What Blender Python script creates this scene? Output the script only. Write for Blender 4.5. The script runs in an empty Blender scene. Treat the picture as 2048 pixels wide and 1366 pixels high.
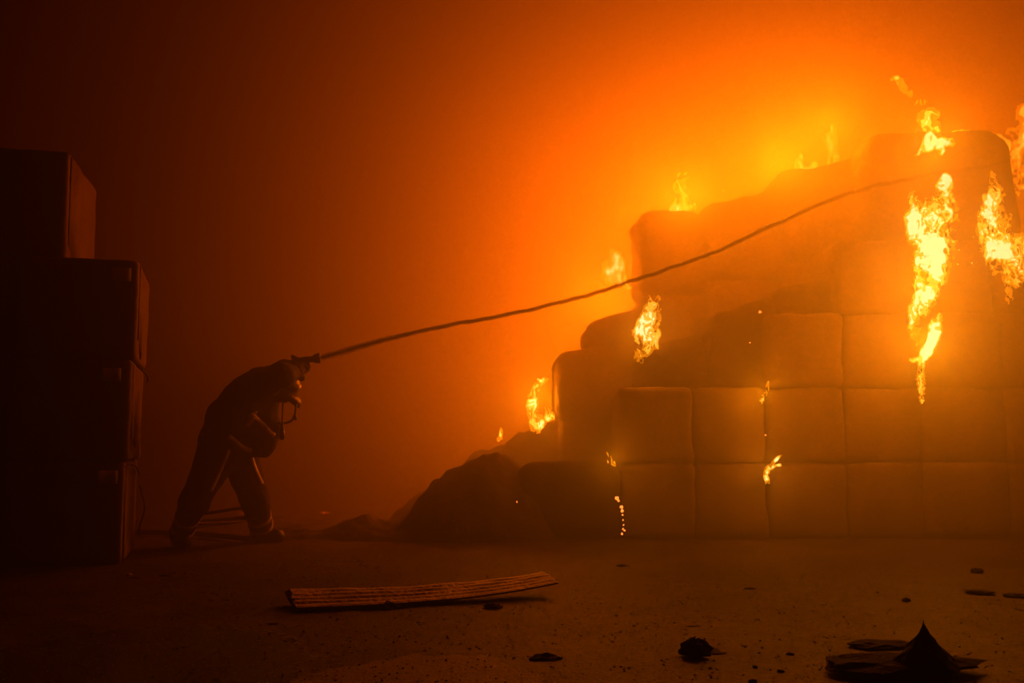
import bpy, bmesh, math, random
import numpy as np
from mathutils import Vector, Matrix, noise as mnoise
from mathutils.bvhtree import BVHTree

scene = bpy.context.scene
COL = scene.collection
R = math.radians

# ------------------------------------------------------------------ camera
CAM_H = 0.75
F_PX = 2048 * 35.0 / 36.0
PITCH = math.atan2(890 - 683, F_PX)
cam_data = bpy.data.cameras.new('camera')
cam_data.lens = 35.0
cam_data.sensor_width = 36.0
cam_data.clip_end = 200.0
cam = bpy.data.objects.new('camera', cam_data)
COL.objects.link(cam)
cam.location = (0, 0, CAM_H)
cam.rotation_euler = (math.pi / 2 + PITCH, 0, 0)
scene.camera = cam


def at(px, py, y):
    """world point at distance y (metres in front of the camera) seen at pixel px, py"""
    r = (px - 1024) / F_PX
    u = (683 - py) / F_PX
    fy = math.cos(PITCH) - u * math.sin(PITCH)
    fz = math.sin(PITCH) + u * math.cos(PITCH)
    return Vector((r * y / fy, y, CAM_H + fz * y / fy))


def ground(px, py):
    u = (683 - py) / F_PX
    fy = math.cos(PITCH) - u * math.sin(PITCH)
    fz = math.sin(PITCH) + u * math.cos(PITCH)
    return at(px, py, -CAM_H / fz * fy)


# ------------------------------------------------------------------ exposure, world, light
scene.view_settings.view_transform = 'Standard'
scene.view_settings.look = 'None'
scene.view_settings.exposure = 0.0
scene.view_settings.gamma = 1.0
scene.view_settings.use_curve_mapping = False
cy = scene.cycles
cy.volume_bounces = 0
cy.volume_step_rate = 0.5
cy.volume_max_steps = 256
cy.max_bounces = 4
cy.diffuse_bounces = 2
cy.glossy_bounces = 2
cy.transparent_max_bounces = 24
cy.sample_clamp_indirect = 2.0
cy.sample_clamp_direct = 0.0
cy.use_denoising = True
cy.caustics_reflective = False
cy.caustics_refractive = False

world = bpy.data.worlds.new('dark_hall_air')
scene.world = world
world.use_nodes = True
world.node_tree.nodes['Background'].inputs['Color'].default_value = (0, 0, 0, 1)
world.node_tree.nodes['Background'].inputs['Strength'].default_value = 0.0

FIRE = (1.0, 0.74, 0.01)


def fire_or_fill_light(px, py, y, watts, radius, color=FIRE, name='fire_or_fill_light'):
    l = bpy.data.lights.new(name, 'POINT')
    l.energy = watts
    l.color = color
    l.shadow_soft_size = radius
    o = bpy.data.objects.new(name, l)
    o.location = at(px, py, y)
    COL.objects.link(o)
    o.visible_camera = False
    return o


# fires burning behind the crest of the stack
fire_or_fill_light(1640, 300, 10.9, 7360, 0.8)
fire_or_fill_light(1480, 380, 10.9, 8924, 0.8)
fire_or_fill_light(1310, 420, 10.9, 11960, 0.9)
fire_or_fill_light(1900, 340, 10.9, 3864, 0.7)
fire_or_fill_light(1210, 600, 10.7, 7544, 0.6)
fire_or_fill_light(1080, 330, 12.5, 3312, 1.0)  # added lamp left of the stack, no fire there; widens the haze glow
fire_or_fill_light(1560, 120, 12.5, 276, 1.0)  # added lamp high in the smoke, no flame there; spreads the glow
# the flames in view
fire_or_fill_light(1865, 440, 7.45, 184, 0.2)
fire_or_fill_light(1850, 560, 7.4, 420, 0.2)
fire_or_fill_light(1852, 690, 7.45, 330, 0.12)
fire_or_fill_light(2005, 470, 7.5, 184, 0.2)
fire_or_fill_light(1292, 660, 8.1, 166, 0.1)
fire_or_fill_light(1080, 795, 9.2, 276, 0.1)
fire_or_fill_light(1870, 285, 7.8, 442, 0.1)
fire_or_fill_light(1660, 255, 8.5, 828, 0.25)
fire_or_fill_light(1560, 320, 8.3, 920, 0.25)
fire_or_fill_light(1370, 390, 8.6, 718, 0.2)
fire_or_fill_light(1232, 540, 9.5, 138, 0.15)
fire_or_fill_light(1140, 800, 10.9, 3036, 0.5)  # added lamp hidden behind the left bales, no flame seen; lifts the low haze
fire_or_fill_light(1527, 785, 7.75, 60, 0.06)
fire_or_fill_light(1542, 935, 7.8, 28, 0.06)
fire_or_fill_light(1228, 915, 7.75, 26, 0.06)

# smoke: thin in the whole hall, dense in a cloud round the burning stack
HAZE_BASE = 0.03
HAZE_CLOUD = 0.30
CLOUD_AT, CLOUD_R = (2.2, 9.4, 2.6), (4.3, 3.4, 3.3)
ABSORB_BASE, ABSORB_CLOUD = 0.42, 0.20


# ------------------------------------------------------------------ helpers
def set_props(o, label=None, cat=None, group=None, kind=None):
    if label: o['label'] = label
    if cat: o['category'] = cat
    if group: o['group'] = group
    if kind: o['kind'] = kind
    return o


def link_mesh(name, verts, faces, mat=None, parent=None, smooth=True):
    me = bpy.data.meshes.new(name)
    if isinstance(verts, np.ndarray): verts = verts.tolist()
    if isinstance(faces, np.ndarray): faces = faces.tolist()
    me.from_pydata(verts, [], faces)
    if smooth:
        me.polygons.foreach_set('use_smooth', [True] * len(me.polygons))
    me.update()
    if mat is not None: me.materials.append(mat)
    o = bpy.data.objects.new(name, me)
    COL.objects.link(o)
    if parent is not None: o.parent = parent
    return o


def empty(name, loc=(0, 0, 0)):
    o = bpy.data.objects.new(name, None)
    o.location = loc
    o.empty_display_size = 0.1
    COL.objects.link(o)
    return o


def keep_parent(o, parent):
    """parent a mesh built in world coordinates to an object that stands somewhere else (unrotated)"""
    o.parent = parent
    o.location = o.location - parent.location
    return o


def recentre(o):
    """put a world-coordinate mesh object's origin at the base of its bounding box"""
    v = np.empty(len(o.data.vertices) * 3)
    o.data.vertices.foreach_get('co', v)
    v = v.reshape(-1, 3)
    c = np.array([(v[:, 0].min() + v[:, 0].max()) / 2, (v[:, 1].min() + v[:, 1].max()) / 2, v[:, 2].min()])
    o.data.vertices.foreach_set('co', (v - c).ravel())
    o.location = Vector(c)
    o.data.update()
    return o


# ---- numpy gradient-ish noise
def _hash(ix, iy, iz, seed):
    h = (ix * 374761393 + iy * 668265263 + iz * 2147483647 + seed * 974634777) & 0xffffffff
    h = ((h ^ (h >> 13)) * 1274126177) & 0xffffffff
    h = ((h ^ (h >> 16)) * 2246822519) & 0xffffffff
    return ((h ^ (h >> 15)) & 0xffff) / 65535.0


def vnoise(x, y, z, seed=0):
    x0 = np.floor(x).astype(np.int64); y0 = np.floor(y).astype(np.int64); z0 = np.floor(z).astype(np.int64)
    fx, fy, fz = x - x0, y - y0, z - z0
    fx = fx * fx * fx * (fx * (fx * 6 - 15) + 10); fy = fy * fy * fy * (fy * (fy * 6 - 15) + 10); fz = fz * fz * fz * (fz * (fz * 6 - 15) + 10)
    r = 0
    for a in (0, 1):
        for b in (0, 1):
            for c in (0, 1):
                w = (fx if a else 1 - fx) * (fy if b else 1 - fy) * (fz if c else 1 - fz)
                r = r + w * _hash(x0 + a, y0 + b, z0 + c, seed)
    return r


def fbm(x, y, z, seed=0, octv=3):
    r, a, f, t = 0, 1.0, 1.0, 0
    for i in range(octv):
        r = r + a * vnoise(x * f + 17.3 * i, y * f - 5.1 * i, z * f + 3.7 * i, seed + i)
        t += a; a *= 0.5; f *= 2.03
    return r / t


def surface_net(F, iso, origin, h):
    """closed quad mesh of the level set F == iso (inside where F > iso)"""
    F = np.pad(F, 1, constant_values=min(F.min(), iso - 1.0))
    origin = np.array(origin, float) - h
    S = F > iso
    n = np.array(F.shape)
    c = n - 1
    cnt = np.zeros(c, np.int32)
    for a in (0, 1):
        for b in (0, 1):
            for d in (0, 1):
                cnt += S[a:a + c[0], b:b + c[1], d:d + c[2]]
    mixed = (cnt > 0) & (cnt < 8)
    idx = -np.ones(c, np.int64)
    idx[mixed] = np.arange(mixed.sum())
    acc = np.zeros(tuple(c) + (3,)); num = np.zeros(c)
    for ax in range(3):
        o1, o2 = [k for k in range(3) if k != ax]
        for p in (0, 1):
            for q in (0, 1):
                s0 = [None] * 3; s0[ax] = slice(0, c[ax]); s0[o1] = slice(p, p + c[o1]); s0[o2] = slice(q, q + c[o2])
                s1 = list(s0); s1[ax] = slice(1, 1 + c[ax])
                f0, f1 = F[tuple(s0)], F[tuple(s1)]
                cr = (f0 > iso) != (f1 > iso)
                t = np.where(cr, (iso - f0) / np.where(cr, f1 - f0, 1), 0)
                acc[..., ax] += np.where(cr, t, 0); acc[..., o1] += cr * p; acc[..., o2] += cr * q
                num += cr
    m = np.argwhere(mixed)
    V = (m + acc[mixed] / num[mixed][:, None]) * h + origin
    faces = []
    for ax in range(3):
        o1, o2 = (ax + 1) % 3, (ax + 2) % 3
        s0 = [slice(1, -1)] * 3; s0[ax] = slice(0, n[ax] - 1)
        s1 = list(s0); s1[ax] = slice(1, n[ax])
        a, b = S[tuple(s0)], S[tuple(s1)]
        for flag, rev in ((a & ~b, False), (~a & b, True)):
            e = np.argwhere(flag)
            if not len(e): continue
            off = np.ones(3, int); off[ax] = 0
            e = e + off
            def cell(d1, d2):
                k = e.copy(); k[:, o1] += d1; k[:, o2] += d2
                return idx[k[:, 0], k[:, 1], k[:, 2]]
            quad = np.stack([cell(-1, -1), cell(0, -1), cell(0, 0), cell(-1, 0)], 1)
            faces.append(quad[:, ::-1] if rev else quad)
    return V, np.concatenate(faces)


def sdf_mesh(prims, h, k=0.03, wobble=0.0, wfreq=10.0, seed=1):
    """continuous surface over round cones [(a, b, ra, rb, sy)]: sy squashes the cone along world Y"""
    P = np.array([[*p[0]] for p in prims] + [[*p[1]] for p in prims])
    rm = max(max(p[2], p[3]) * max(1, p[4] if len(p) > 4 else 1) for p in prims) + 3 * h
    lo, hi = P.min(0) - rm, P.max(0) + rm
    n = np.ceil((hi - lo) / h).astype(int) + 1
    X, Y, Z = np.meshgrid(*[lo[i] + h * np.arange(n[i]) for i in range(3)], indexing='ij')
    D = None
    for p in prims:
        a, b, ra, rb = np.array(p[0]), np.array(p[1]), p[2], p[3]
        sy = p[4] if len(p) > 4 else 1.0
        ab = b - a
        L = max(1e-9, float(ab @ ab))
        t = np.clip(((X - a[0]) * ab[0] + (Y - a[1]) * ab[1] + (Z - a[2]) * ab[2]) / L, 0, 1)
        dx, dy, dz = X - a[0] - t * ab[0], (Y - a[1] - t * ab[1]) / sy, Z - a[2] - t * ab[2]
        d = np.sqrt(dx * dx + dy * dy + dz * dz) - (ra + (rb - ra) * t)
        if D is None: D = d
        else:
            e = np.maximum(k - np.abs(D - d), 0) / k
            D = np.minimum(D, d) - e * e * k * 0.25
    if wobble:
        D = D + wobble * (fbm(X * wfreq, Y * wfreq, Z * wfreq, seed, 3) - 0.5) * 2
    return surface_net(-D, 0.0, lo, h)


def tube(points, radii, sides=10, closed_ends=True):
    pts = [Vector(p) for p in points]
    if not hasattr(radii, '__len__'): radii = [radii] * len(pts)
    V, Fc = [], []
    n = len(pts)
    up = Vector((0, 0, 1))
    prev = None
    for i, p in enumerate(pts):
        t = (pts[min(i + 1, n - 1)] - pts[max(i - 1, 0)]).normalized()
        if prev is None:
            a = t.cross(up)
            if a.length < 1e-3: a = t.cross(Vector((1, 0, 0)))
        else:
            a = prev - t * prev.dot(t)
        a.normalize(); prev = a
        b = t.cross(a)
        for s in range(sides):
            w = 2 * math.pi * s / sides
            V.append(p + (a * math.cos(w) + b * math.sin(w)) * radii[i])
    for i in range(n - 1):
        for s in range(sides):
            Fc.append((i * sides + s, i * sides + (s + 1) % sides, (i + 1) * sides + (s + 1) % sides, (i + 1) * sides + s))
    if closed_ends:
        Fc.append(tuple(range(sides - 1, -1, -1)))
        Fc.append(tuple((n - 1) * sides + s for s in range(sides)))
    return [tuple(v) for v in V], Fc


def smooth_path(pts, n):
    """Catmull-Rom through pts"""
    pts = [Vector(p) for p in pts]
    q = [pts[0] * 2 - pts[1]] + pts + [pts[-1] * 2 - pts[-2]]
    out = []
    seg = len(pts) - 1
    for i in range(n):
        u = i / (n - 1) * seg
        k = min(int(u), seg - 1); t = u - k
        p0, p1, p2, p3 = q[k:k + 4]
        out.append(0.5 * ((2 * p1) + (p2 - p0) * t + (2 * p0 - 5 * p1 + 4 * p2 - p3) * t * t + (3 * p1 - p0 - 3 * p2 + p3) * t ** 3))
    return out


# ------------------------------------------------------------------ materials
def material(name, color, rough=0.8, color2=None, scale=6.0, bump=0.0, bump_scale=40.0, metallic=0.0, spec=0.5, detail=6.0):
    m = bpy.data.materials.new(name)
    m.use_nodes = True
    nt = m.node_tree
    b = nt.nodes['Principled BSDF']
    b.inputs['Base Color'].default_value = (*color, 1)
    b.inputs['Roughness'].default_value = rough
    b.inputs['Metallic'].default_value = metallic
    b.inputs['Specular IOR Level'].default_value = spec
    tc = nt.nodes.new('ShaderNodeTexCoord')
    if color2:
        n = nt.nodes.new('ShaderNodeTexNoise')
        n.inputs['Scale'].default_value = scale
        n.inputs['Detail'].default_value = detail
        n.inputs['Roughness'].default_value = 0.65
        nt.links.new(tc.outputs['Object'], n.inputs['Vector'])
        cr = nt.nodes.new('ShaderNodeValToRGB')
        cr.color_ramp.elements[0].position = 0.35
        cr.color_ramp.elements[1].position = 0.68
        cr.color_ramp.elements[0].color = (*color, 1)
        cr.color_ramp.elements[1].color = (*color2, 1)
        nt.links.new(n.outputs['Fac'], cr.inputs['Fac'])
        nt.links.new(cr.outputs['Color'], b.inputs['Base Color'])
    if bump:
        n2 = nt.nodes.new('ShaderNodeTexNoise')
        n2.inputs['Scale'].default_value = bump_scale
        n2.inputs['Detail'].default_value = 5
        nt.links.new(tc.outputs['Object'], n2.inputs['Vector'])
        bp = nt.nodes.new('ShaderNodeBump')
        bp.inputs['Strength'].default_value = bump
        bp.inputs['Distance'].default_value = 0.02
        nt.links.new(n2.outputs['Fac'], bp.inputs['Height'])
        nt.links.new(bp.outputs['Normal'], b.inputs['Normal'])
    return m


M = {}
M['char'] = material('charred_paper', (0.016, 0.012, 0.010), 0.92, (0.05, 0.038, 0.03), 5, 0.6, 30, spec=0.15)
M['bale_brown'] = material('scorched_bale', (0.08, 0.06, 0.041), 0.9, (0.15, 0.114, 0.078), 3.5, 0.5, 25, spec=0.15)
M['wrap'] = material('dark_wrapping', (0.10, 0.075, 0.055), 0.75, (0.17, 0.125, 0.09), 4, 0.5, 14, spec=0.3)
M['paper'] = material('pale_label_paper', (0.62, 0.58, 0.52), 0.7, (0.5, 0.46, 0.40), 20, spec=0.2)
M['wire'] = material('dark_wire', (0.03, 0.028, 0.026), 0.5, metallic=0.6)
M['suit'] = material('dark_turnout_cloth', (0.014, 0.013, 0.014), 0.85, (0.03, 0.027, 0.026), 9, 0.4, 60, spec=0.2)
M['jacket'] = material('dark_jacket_cloth', (0.020, 0.018, 0.018), 0.85, (0.04, 0.034, 0.03), 9, 0.4, 60, spec=0.2)
M['band'] = material('reflective_tape', (0.62, 0.56, 0.38), 0.5, (0.45, 0.4, 0.26), 14, 0.2, 50)
M['boot'] = material('black_rubber', (0.012, 0.011, 0.011), 0.55)
M['glove'] = material('dark_glove_leather', (0.03, 0.024, 0.02), 0.7, bump=0.3, bump_scale=80)
M['helmet'] = material('helmet_shell', (0.03, 0.025, 0.022), 0.45)
M['skin'] = material('skin', (0.45, 0.28, 0.2), 0.6)
M['mask'] = material('black_mask_rubber', (0.014, 0.013, 0.013), 0.4)
M['metal'] = material('dark_nozzle_metal', (0.05, 0.045, 0.045), 0.4, metallic=0.7)
M['hose'] = material('hose_canvas', (0.10, 0.08, 0.06), 0.8, (0.07, 0.055, 0.04), 30, 0.3, 90)
M['rubble'] = material('ash_and_char', (0.018, 0.014, 0.012), 0.95, (0.07, 0.055, 0.045), 9, 0.8, 30, spec=0.15)
M['grit'] = material('grit_crumbs', (0.05, 0.04, 0.033), 0.7, (0.14, 0.11, 0.085), 8)
M['chunk'] = material('charred_chunk', (0.008, 0.007, 0.006), 0.95, (0.022, 0.018, 0.015), 12, 0.6, 50, spec=0.15)
M['beam'] = material('pale_splintered_wood', (0.26, 0.2, 0.13), 0.55, (0.46, 0.36, 0.25), 8, 0.5, 40, spec=0.4)
M['wall'] = material('sooty_wall', (0.06, 0.05, 0.045), 0.9, (0.11, 0.09, 0.08), 1.2, 0.2, 12)
M['ceiling'] = material('sooty_ceiling', (0.03, 0.026, 0.024), 0.9, (0.05, 0.044, 0.04), 0.8)


def emission_material(name, color, strength, alpha=1.0):
    m = bpy.data.materials.new(name)
    m.use_nodes = True
    nt = m.node_tree
    nt.nodes.clear()
    out = nt.nodes.new('ShaderNodeOutputMaterial')
    em = nt.nodes.new('ShaderNodeEmission')
    em.inputs['Color'].default_value = (*color, 1)
    em.inputs['Strength'].default_value = strength
    if alpha < 1:
        tr = nt.nodes.new('ShaderNodeBsdfTransparent')
        mx = nt.nodes.new('ShaderNodeMixShader')
        mx.inputs['Fac'].default_value = alpha
        nt.links.new(tr.outputs[0], mx.inputs[1])
        nt.links.new(em.outputs[0], mx.inputs[2])
        nt.links.new(mx.outputs[0], out.inputs['Surface'])
    else:
        nt.links.new(em.outputs[0], out.inputs['Surface'])
    m.cycles.emission_sampling = 'NONE'
    return m


for tier, gain, hue in (('near', 1.0, 1.0), ('far', 2.7, 0.9)):
    M['flame_core_' + tier] = emission_material('flame_core_' + tier, (1.0, 1.6 * hue, 1.5 * hue ** 4), 28.0 * gain)
    M['flame_mid_' + tier] = emission_material('flame_middle_' + tier, (1.0, 1.35 * hue, 0.16 * hue), 13.0 * gain, 0.5)
    M['flame_outer_' + tier] = emission_material('flame_veil_' + tier, (1.0, 0.95 * hue, 0.02), 9.0 * gain, 0.2)
M['ember'] = emission_material('glowing_ember', (1.0, 0.5, 0.1), 16.0)


# ------------------------------------------------------------------ setting: floor, walls, ceiling
def floor_material():
    m = bpy.data.materials.new('ash_covered_concrete')
    m.use_nodes = True
    nt = m.node_tree; N = nt.nodes; L = nt.links
    b = N['Principled BSDF']
    geo = N.new('ShaderNodeNewGeometry')
    n1 = N.new('ShaderNodeTexNoise'); n1.inputs['Scale'].default_value = 1.3; n1.inputs['Detail'].default_value = 8; n1.inputs['Roughness'].default_value = 0.7
    L.new(geo.outputs['Position'], n1.inputs['Vector'])
    cr = N.new('ShaderNodeValToRGB')
    e = cr.color_ramp.elements
    e[0].position = 0.36; e[0].color = (0.012, 0.0095, 0.008, 1)
    e[1].position = 0.66; e[1].color = (0.056, 0.043, 0.033, 1)
    L.new(n1.outputs['Fac'], cr.inputs['Fac'])
    n2 = N.new('ShaderNodeTexNoise'); n2.inputs['Scale'].default_value = 38; n2.inputs['Detail'].default_value = 6; n2.inputs['Roughness'].default_value = 0.75
    L.new(geo.outputs['Position'], n2.inputs['Vector'])
    mul = N.new('ShaderNodeMix'); mul.data_type = 'RGBA'; mul.blend_type = 'MULTIPLY'; mul.inputs[0].default_value = 0.8
    cr2 = N.new('ShaderNodeValToRGB')
    cr2.color_ramp.elements[0].position = 0.38; cr2.color_ramp.elements[0].color = (0.12, 0.11, 0.1, 1)
    cr2.color_ramp.elements[1].position = 0.58; cr2.color_ramp.elements[1].color = (1.7, 1.65, 1.6, 1)
    L.new(n2.outputs['Fac'], cr2.inputs['Fac'])
    L.new(cr.outputs['Color'], mul.inputs[6]); L.new(cr2.outputs['Color'], mul.inputs[7])
    # a bare washed patch and a wet black film, each with its own ragged outline
    def patch(cx, cy_, rx, ry):
        sub = N.new('ShaderNodeVectorMath'); sub.operation = 'SUBTRACT'; sub.inputs[1].default_value = (cx, cy_, 0)
        L.new(geo.outputs['Position'], sub.inputs[0])
        sclv = N.new('ShaderNodeVectorMath'); sclv.operation = 'MULTIPLY'; sclv.inputs[1].default_value = (1 / rx, 1 / ry, 0)
        L.new(sub.outputs[0], sclv.inputs[0])
        ln = N.new('ShaderNodeVectorMath'); ln.operation = 'LENGTH'; L.new(sclv.outputs[0], ln.inputs[0])
        nn = N.new('ShaderNodeTexNoise'); nn.inputs['Scale'].default_value = 5; nn.inputs['Detail'].default_value = 5
        L.new(geo.outputs['Position'], nn.inputs['Vector'])
        ad = N.new('ShaderNodeMath'); ad.operation = 'MULTIPLY_ADD'; ad.inputs[1].default_value = 0.5; L.new(nn.outputs['Fac'], ad.inputs[0]); L.new(ln.outputs['Value'], ad.inputs[2])
        mr = N.new('ShaderNodeMapRange'); mr.inputs[1].default_value = 1.27; mr.inputs[2].default_value = 1.21; L.new(ad.outputs[0], mr.inputs[0])
        return mr.outputs[0]
    c1 = ground(820, 1410); c2 = ground(250, 1330)
    bare = patch(c1.x, c1.y, 0.46, 0.66)
    wet = patch(c2.x, c2.y, 0.62, 0.75)
    m1 = N.new('ShaderNodeMix'); m1.data_type = 'RGBA'; m1.inputs[7].default_value = (0.20, 0.155, 0.12, 1)
    L.new(bare, m1.inputs[0]); L.new(mul.outputs[2], m1.inputs[6])
    m2 = N.new('ShaderNodeMix'); m2.data_type = 'RGBA'; m2.inputs[7].default_value = (0.012, 0.010, 0.009, 1)
    L.new(wet, m2.inputs[0]); L.new(m1.outputs[2], m2.inputs[6])
    L.new(m2.outputs[2], b.inputs['Base Color'])
    rg = N.new('ShaderNodeMapRange'); rg.inputs[3].default_value = 0.6; rg.inputs[4].default_value = 0.22
    L.new(wet, rg.inputs[0]); L.new(rg.outputs[0], b.inputs['Roughness'])
    b.inputs['Specular IOR Level'].default_value = 0.22
    bp = N.new('ShaderNodeBump'); bp.inputs['Strength'].default_value = 1.0; bp.inputs['Distance'].default_value = 0.02
    L.new(n2.outputs['Fac'], bp.inputs['Height'])
    L.new(bp.outputs['Normal'], b.inputs['Normal'])
    return m


M['floor'] = floor_material()
HX0, HX1, HY0, HY1, HZ = -10.0, 11.0, -6.0, 19.0, 7.6


def floor_height(x, y):
    return 0.035 * (fbm(x * 0.9, y * 0.9, 0 * x, 5, 3) - 0.5) * 0.8 + 0.018 * (fbm(x * 5, y * 5, 0 * x, 9, 3) - 0.5)


xs = np.concatenate([np.linspace(HX0, -5.0, 8)[:-1], np.linspace(-5, 5.2, 340), np.linspace(5.2, HX1, 8)[1:]])
ys = np.concatenate([np.linspace(HY0, 2.2, 8)[:-1], np.linspace(2.2, 9.5, 330), np.linspace(9.5, HY1, 24)[1:]])
GX, GY = np.meshgrid(xs, ys, indexing='ij')
GZ = floor_height(GX, GY)
V = np.stack([GX.ravel(), GY.ravel(), GZ.ravel()], 1)
nx, ny = len(xs), len(ys)
i0 = (np.arange(nx - 1)[:, None] * ny + np.arange(ny - 1)[None, :]).ravel()
Fc = np.stack([i0, i0 + ny, i0 + ny + 1, i0 + 1], 1)
set_props(link_mesh('floor', V, Fc, M['floor']), kind='structure')


def box_verts(x0, x1, y0, y1, z0, z1):
    v = [(x, y, z) for x in (x0, x1) for y in (y0, y1) for z in (z0, z1)]
    f = [(0, 1, 3, 2), (4, 6, 7, 5), (0, 4, 5, 1), (2, 3, 7, 6), (0, 2, 6, 4), (1, 5, 7, 3)]
    return v, f


def structure(name, mat, *ext):
    v, f = box_verts(*ext)
    return set_props(link_mesh(name, v, f, mat, smooth=False), kind='structure')


structure('wall_back', M['wall'], HX0, HX1, HY1, HY1 + 0.3, -0.1, HZ)
structure('wall_left', M['wall'], HX0 - 0.3, HX0, HY0, HY1, -0.1, HZ)
structure('wall_right', M['wall'], HX1, HX1 + 0.3, HY0, HY1, -0.1, HZ)
structure('wall_front', M['wall'], HX0, HX1, HY0 - 0.3, HY0, -0.1, HZ)
structure('ceiling', M['ceiling'], HX0, HX1, HY0, HY1, HZ, HZ + 0.3)

# ------------------------------------------------------------------ smoke filling the hall
hz = bpy.data.materials.new('orange_lit_smoke')
hz.use_nodes = True
nt = hz.node_tree
nt.nodes.clear()
out = nt.nodes.new('ShaderNodeOutputMaterial')
N_, L_ = nt.nodes, nt.links
geo = N_.new('ShaderNodeNewGeometry')


def vmath(op, a, b=None):
    n = N_.new('ShaderNodeVectorMath'); n.operation = op
    for i, x in enumerate((a, b)):
        if x is None: continue
        if isinstance(x, tuple): n.inputs[i].default_value = x
        else: L_.new(x, n.inputs[i])
    return n.outputs['Value'] if op in ('DOT_PRODUCT', 'LENGTH') else n.outputs[0]


def fmath(op, a, b=None):
    n = N_.new('ShaderNodeMath'); n.operation = op
    for i, x in enumerate((a, b)):
        if x is None: continue
        if isinstance(x, (int, float)): n.inputs[i].default_value = x
        else: L_.new(x, n.inputs[i])
    return n.outputs[0]


q_ = vmath('DIVIDE', vmath('SUBTRACT', geo.outputs['Position'], CLOUD_AT), CLOUD_R)
g_ = fmath('EXPONENT', fmath('MULTIPLY', vmath('DOT_PRODUCT', q_, q_), -1.0))
# hall smoke shaped to thin out towards the camera, lessening its veil there
sep_ = N_.new('ShaderNodeSeparateXYZ'); L_.new(geo.outputs['Position'], sep_.inputs[0])
ramp_ = N_.new('ShaderNodeMapRange'); ramp_.interpolation_type = 'SMOOTHSTEP'
ramp_.inputs[1].default_value = 4.0; ramp_.inputs[2].default_value = 9.0
ramp_.inputs[3].default_value = 0.22; ramp_.inputs[4].default_value = 1.1
L_.new(sep_.outputs['Y'], ramp_.inputs[0])
dens_ = fmath('ADD', fmath('MULTIPLY', ramp_.outputs[0], HAZE_BASE), fmath('MULTIPLY', g_, HAZE_CLOUD))
sc_ = N_.new('ShaderNodeVolumeScatter')
sc_.inputs['Color'].default_value = (1, 1, 1, 1)
sc_.inputs['Anisotropy'].default_value = 0.2
L_.new(dens_, sc_.inputs['Density'])
ab_ = N_.new('ShaderNodeVolumeAbsorption')
ab_.inputs['Color'].default_value = (0.52, 0.20, 0.05, 1)
L_.new(fmath('ADD', ABSORB_BASE, fmath('MULTIPLY', g_, ABSORB_CLOUD)), ab_.inputs['Density'])
ad_ = N_.new('ShaderNodeAddShader')
L_.new(sc_.outputs[0], ad_.inputs[0])
L_.new(ab_.outputs[0], ad_.inputs[1])
L_.new(ad_.outputs[0], out.inputs['Volume'])
v, f = box_verts(HX0 + .01, HX1 - .01, HY0 + .01, HY1 - .01, -0.08, HZ - .01)
set_props(link_mesh('smoke', v, f, hz, smooth=False), 'orange smoke filling the whole hall', 'smoke', kind='stuff')


# ------------------------------------------------------------------ bales
def bale_mesh(dx, dy, dz, seed, r=0.07, amp=0.035, n=15, taper=0.0, slope=0.0, fine=0.012):
    """rounded, lumpy pressed block; base centre at the origin. taper narrows the top, slope raises the +x end of the top"""
    V, Fc = [], []
    h = np.array([dx / 2, dy / 2, dz / 2])
    r = min(r, h.min() * 0.9)
    index = {}
    rng = np.linspace(-1, 1, n + 1)

    def vid(i, j, k):
        key = (i, j, k)
        if key not in index:
            index[key] = len(V)
            V.append((rng[i], rng[j], rng[k]))
        return index[key]
    for a in range(n):
        for b in range(n):
            for s in (0, n):
                q = [(s, a, b), (s, a + 1, b), (s, a + 1, b + 1), (s, a, b + 1)]
                Fc.append([vid(*p) for p in (q if s else q[::-1])])
                q = [(a, s, b), (a, s, b + 1), (a + 1, s, b + 1), (a + 1, s, b)]
                Fc.append([vid(*p) for p in (q if s else q[::-1])])
                q = [(a, b, s), (a + 1, b, s), (a + 1, b + 1, s), (a, b + 1, s)]
                Fc.append([vid(*p) for p in (q if s else q[::-1])])
    q = np.array(V)
    q = np.sign(q) * (1 - (1 - np.abs(q)) ** 1.35)
    p = q * h
    inner = np.clip(p, -(h - r), h - r)
    d = p - inner
    L = np.linalg.norm(d, axis=1, keepdims=True)
    nrm = d / np.maximum(L, 1e-9)
    p = inner + nrm * r
    s = seed * 3.17
    lump = fbm(p[:, 0] * 2.6 + s, p[:, 1] * 2.6, p[:, 2] * 2.6 - s, seed, 2) - 0.5
    small = fbm(p[:, 0] * 11 + s, p[:, 1] * 11, p[:, 2] * 11 - s, seed + 7, 3) - 0.5
    p = p + nrm * (lump * 2 * amp + small * 2 * fine)[:, None]
    t = (p[:, 2] + h[2]) / (2 * h[2])
    p[:, 0] *= 1 - taper * t
    p[:, 2] += slope * np.clip(t, 0, 1) * (p[:, 0] / h[0])
    p[:, 2] += h[2]
    p[:, 2] = np.maximum(p[:, 2], 0.0)
    return p, Fc


def bale(label, cx, cy_, z, dx, dy, dz, seed, yaw=0.0, mat='bale_brown', group=None, **kw):
    v, f = bale_mesh(dx, dy, dz, seed, **kw)
    o = link_mesh('bale', v, f, M[mat])
    o.location = (cx, cy_, z)
    o.rotation_euler = (0, 0, yaw)
    set_props(o, label, 'bale', group)
    return o


def bale_px(label, x0, x1, ytop, yf, depth, z0, seed, **kw):
    """bale whose front face spans pixels x0..x1 and whose top reaches pixel row ytop, standing at height z0"""
    a = at(x0, ytop, yf); b = at(x1, ytop, yf)
    zt = a.z
    return bale(label, (a.x + b.x) / 2, yf + depth / 2, z0, (b.x - a.x) * 1.0, depth, zt - z0, seed, **kw)


H = 0.605   # height of a bale course
YF = 8.05
GB = 'charred bales of the burning stack'
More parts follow.
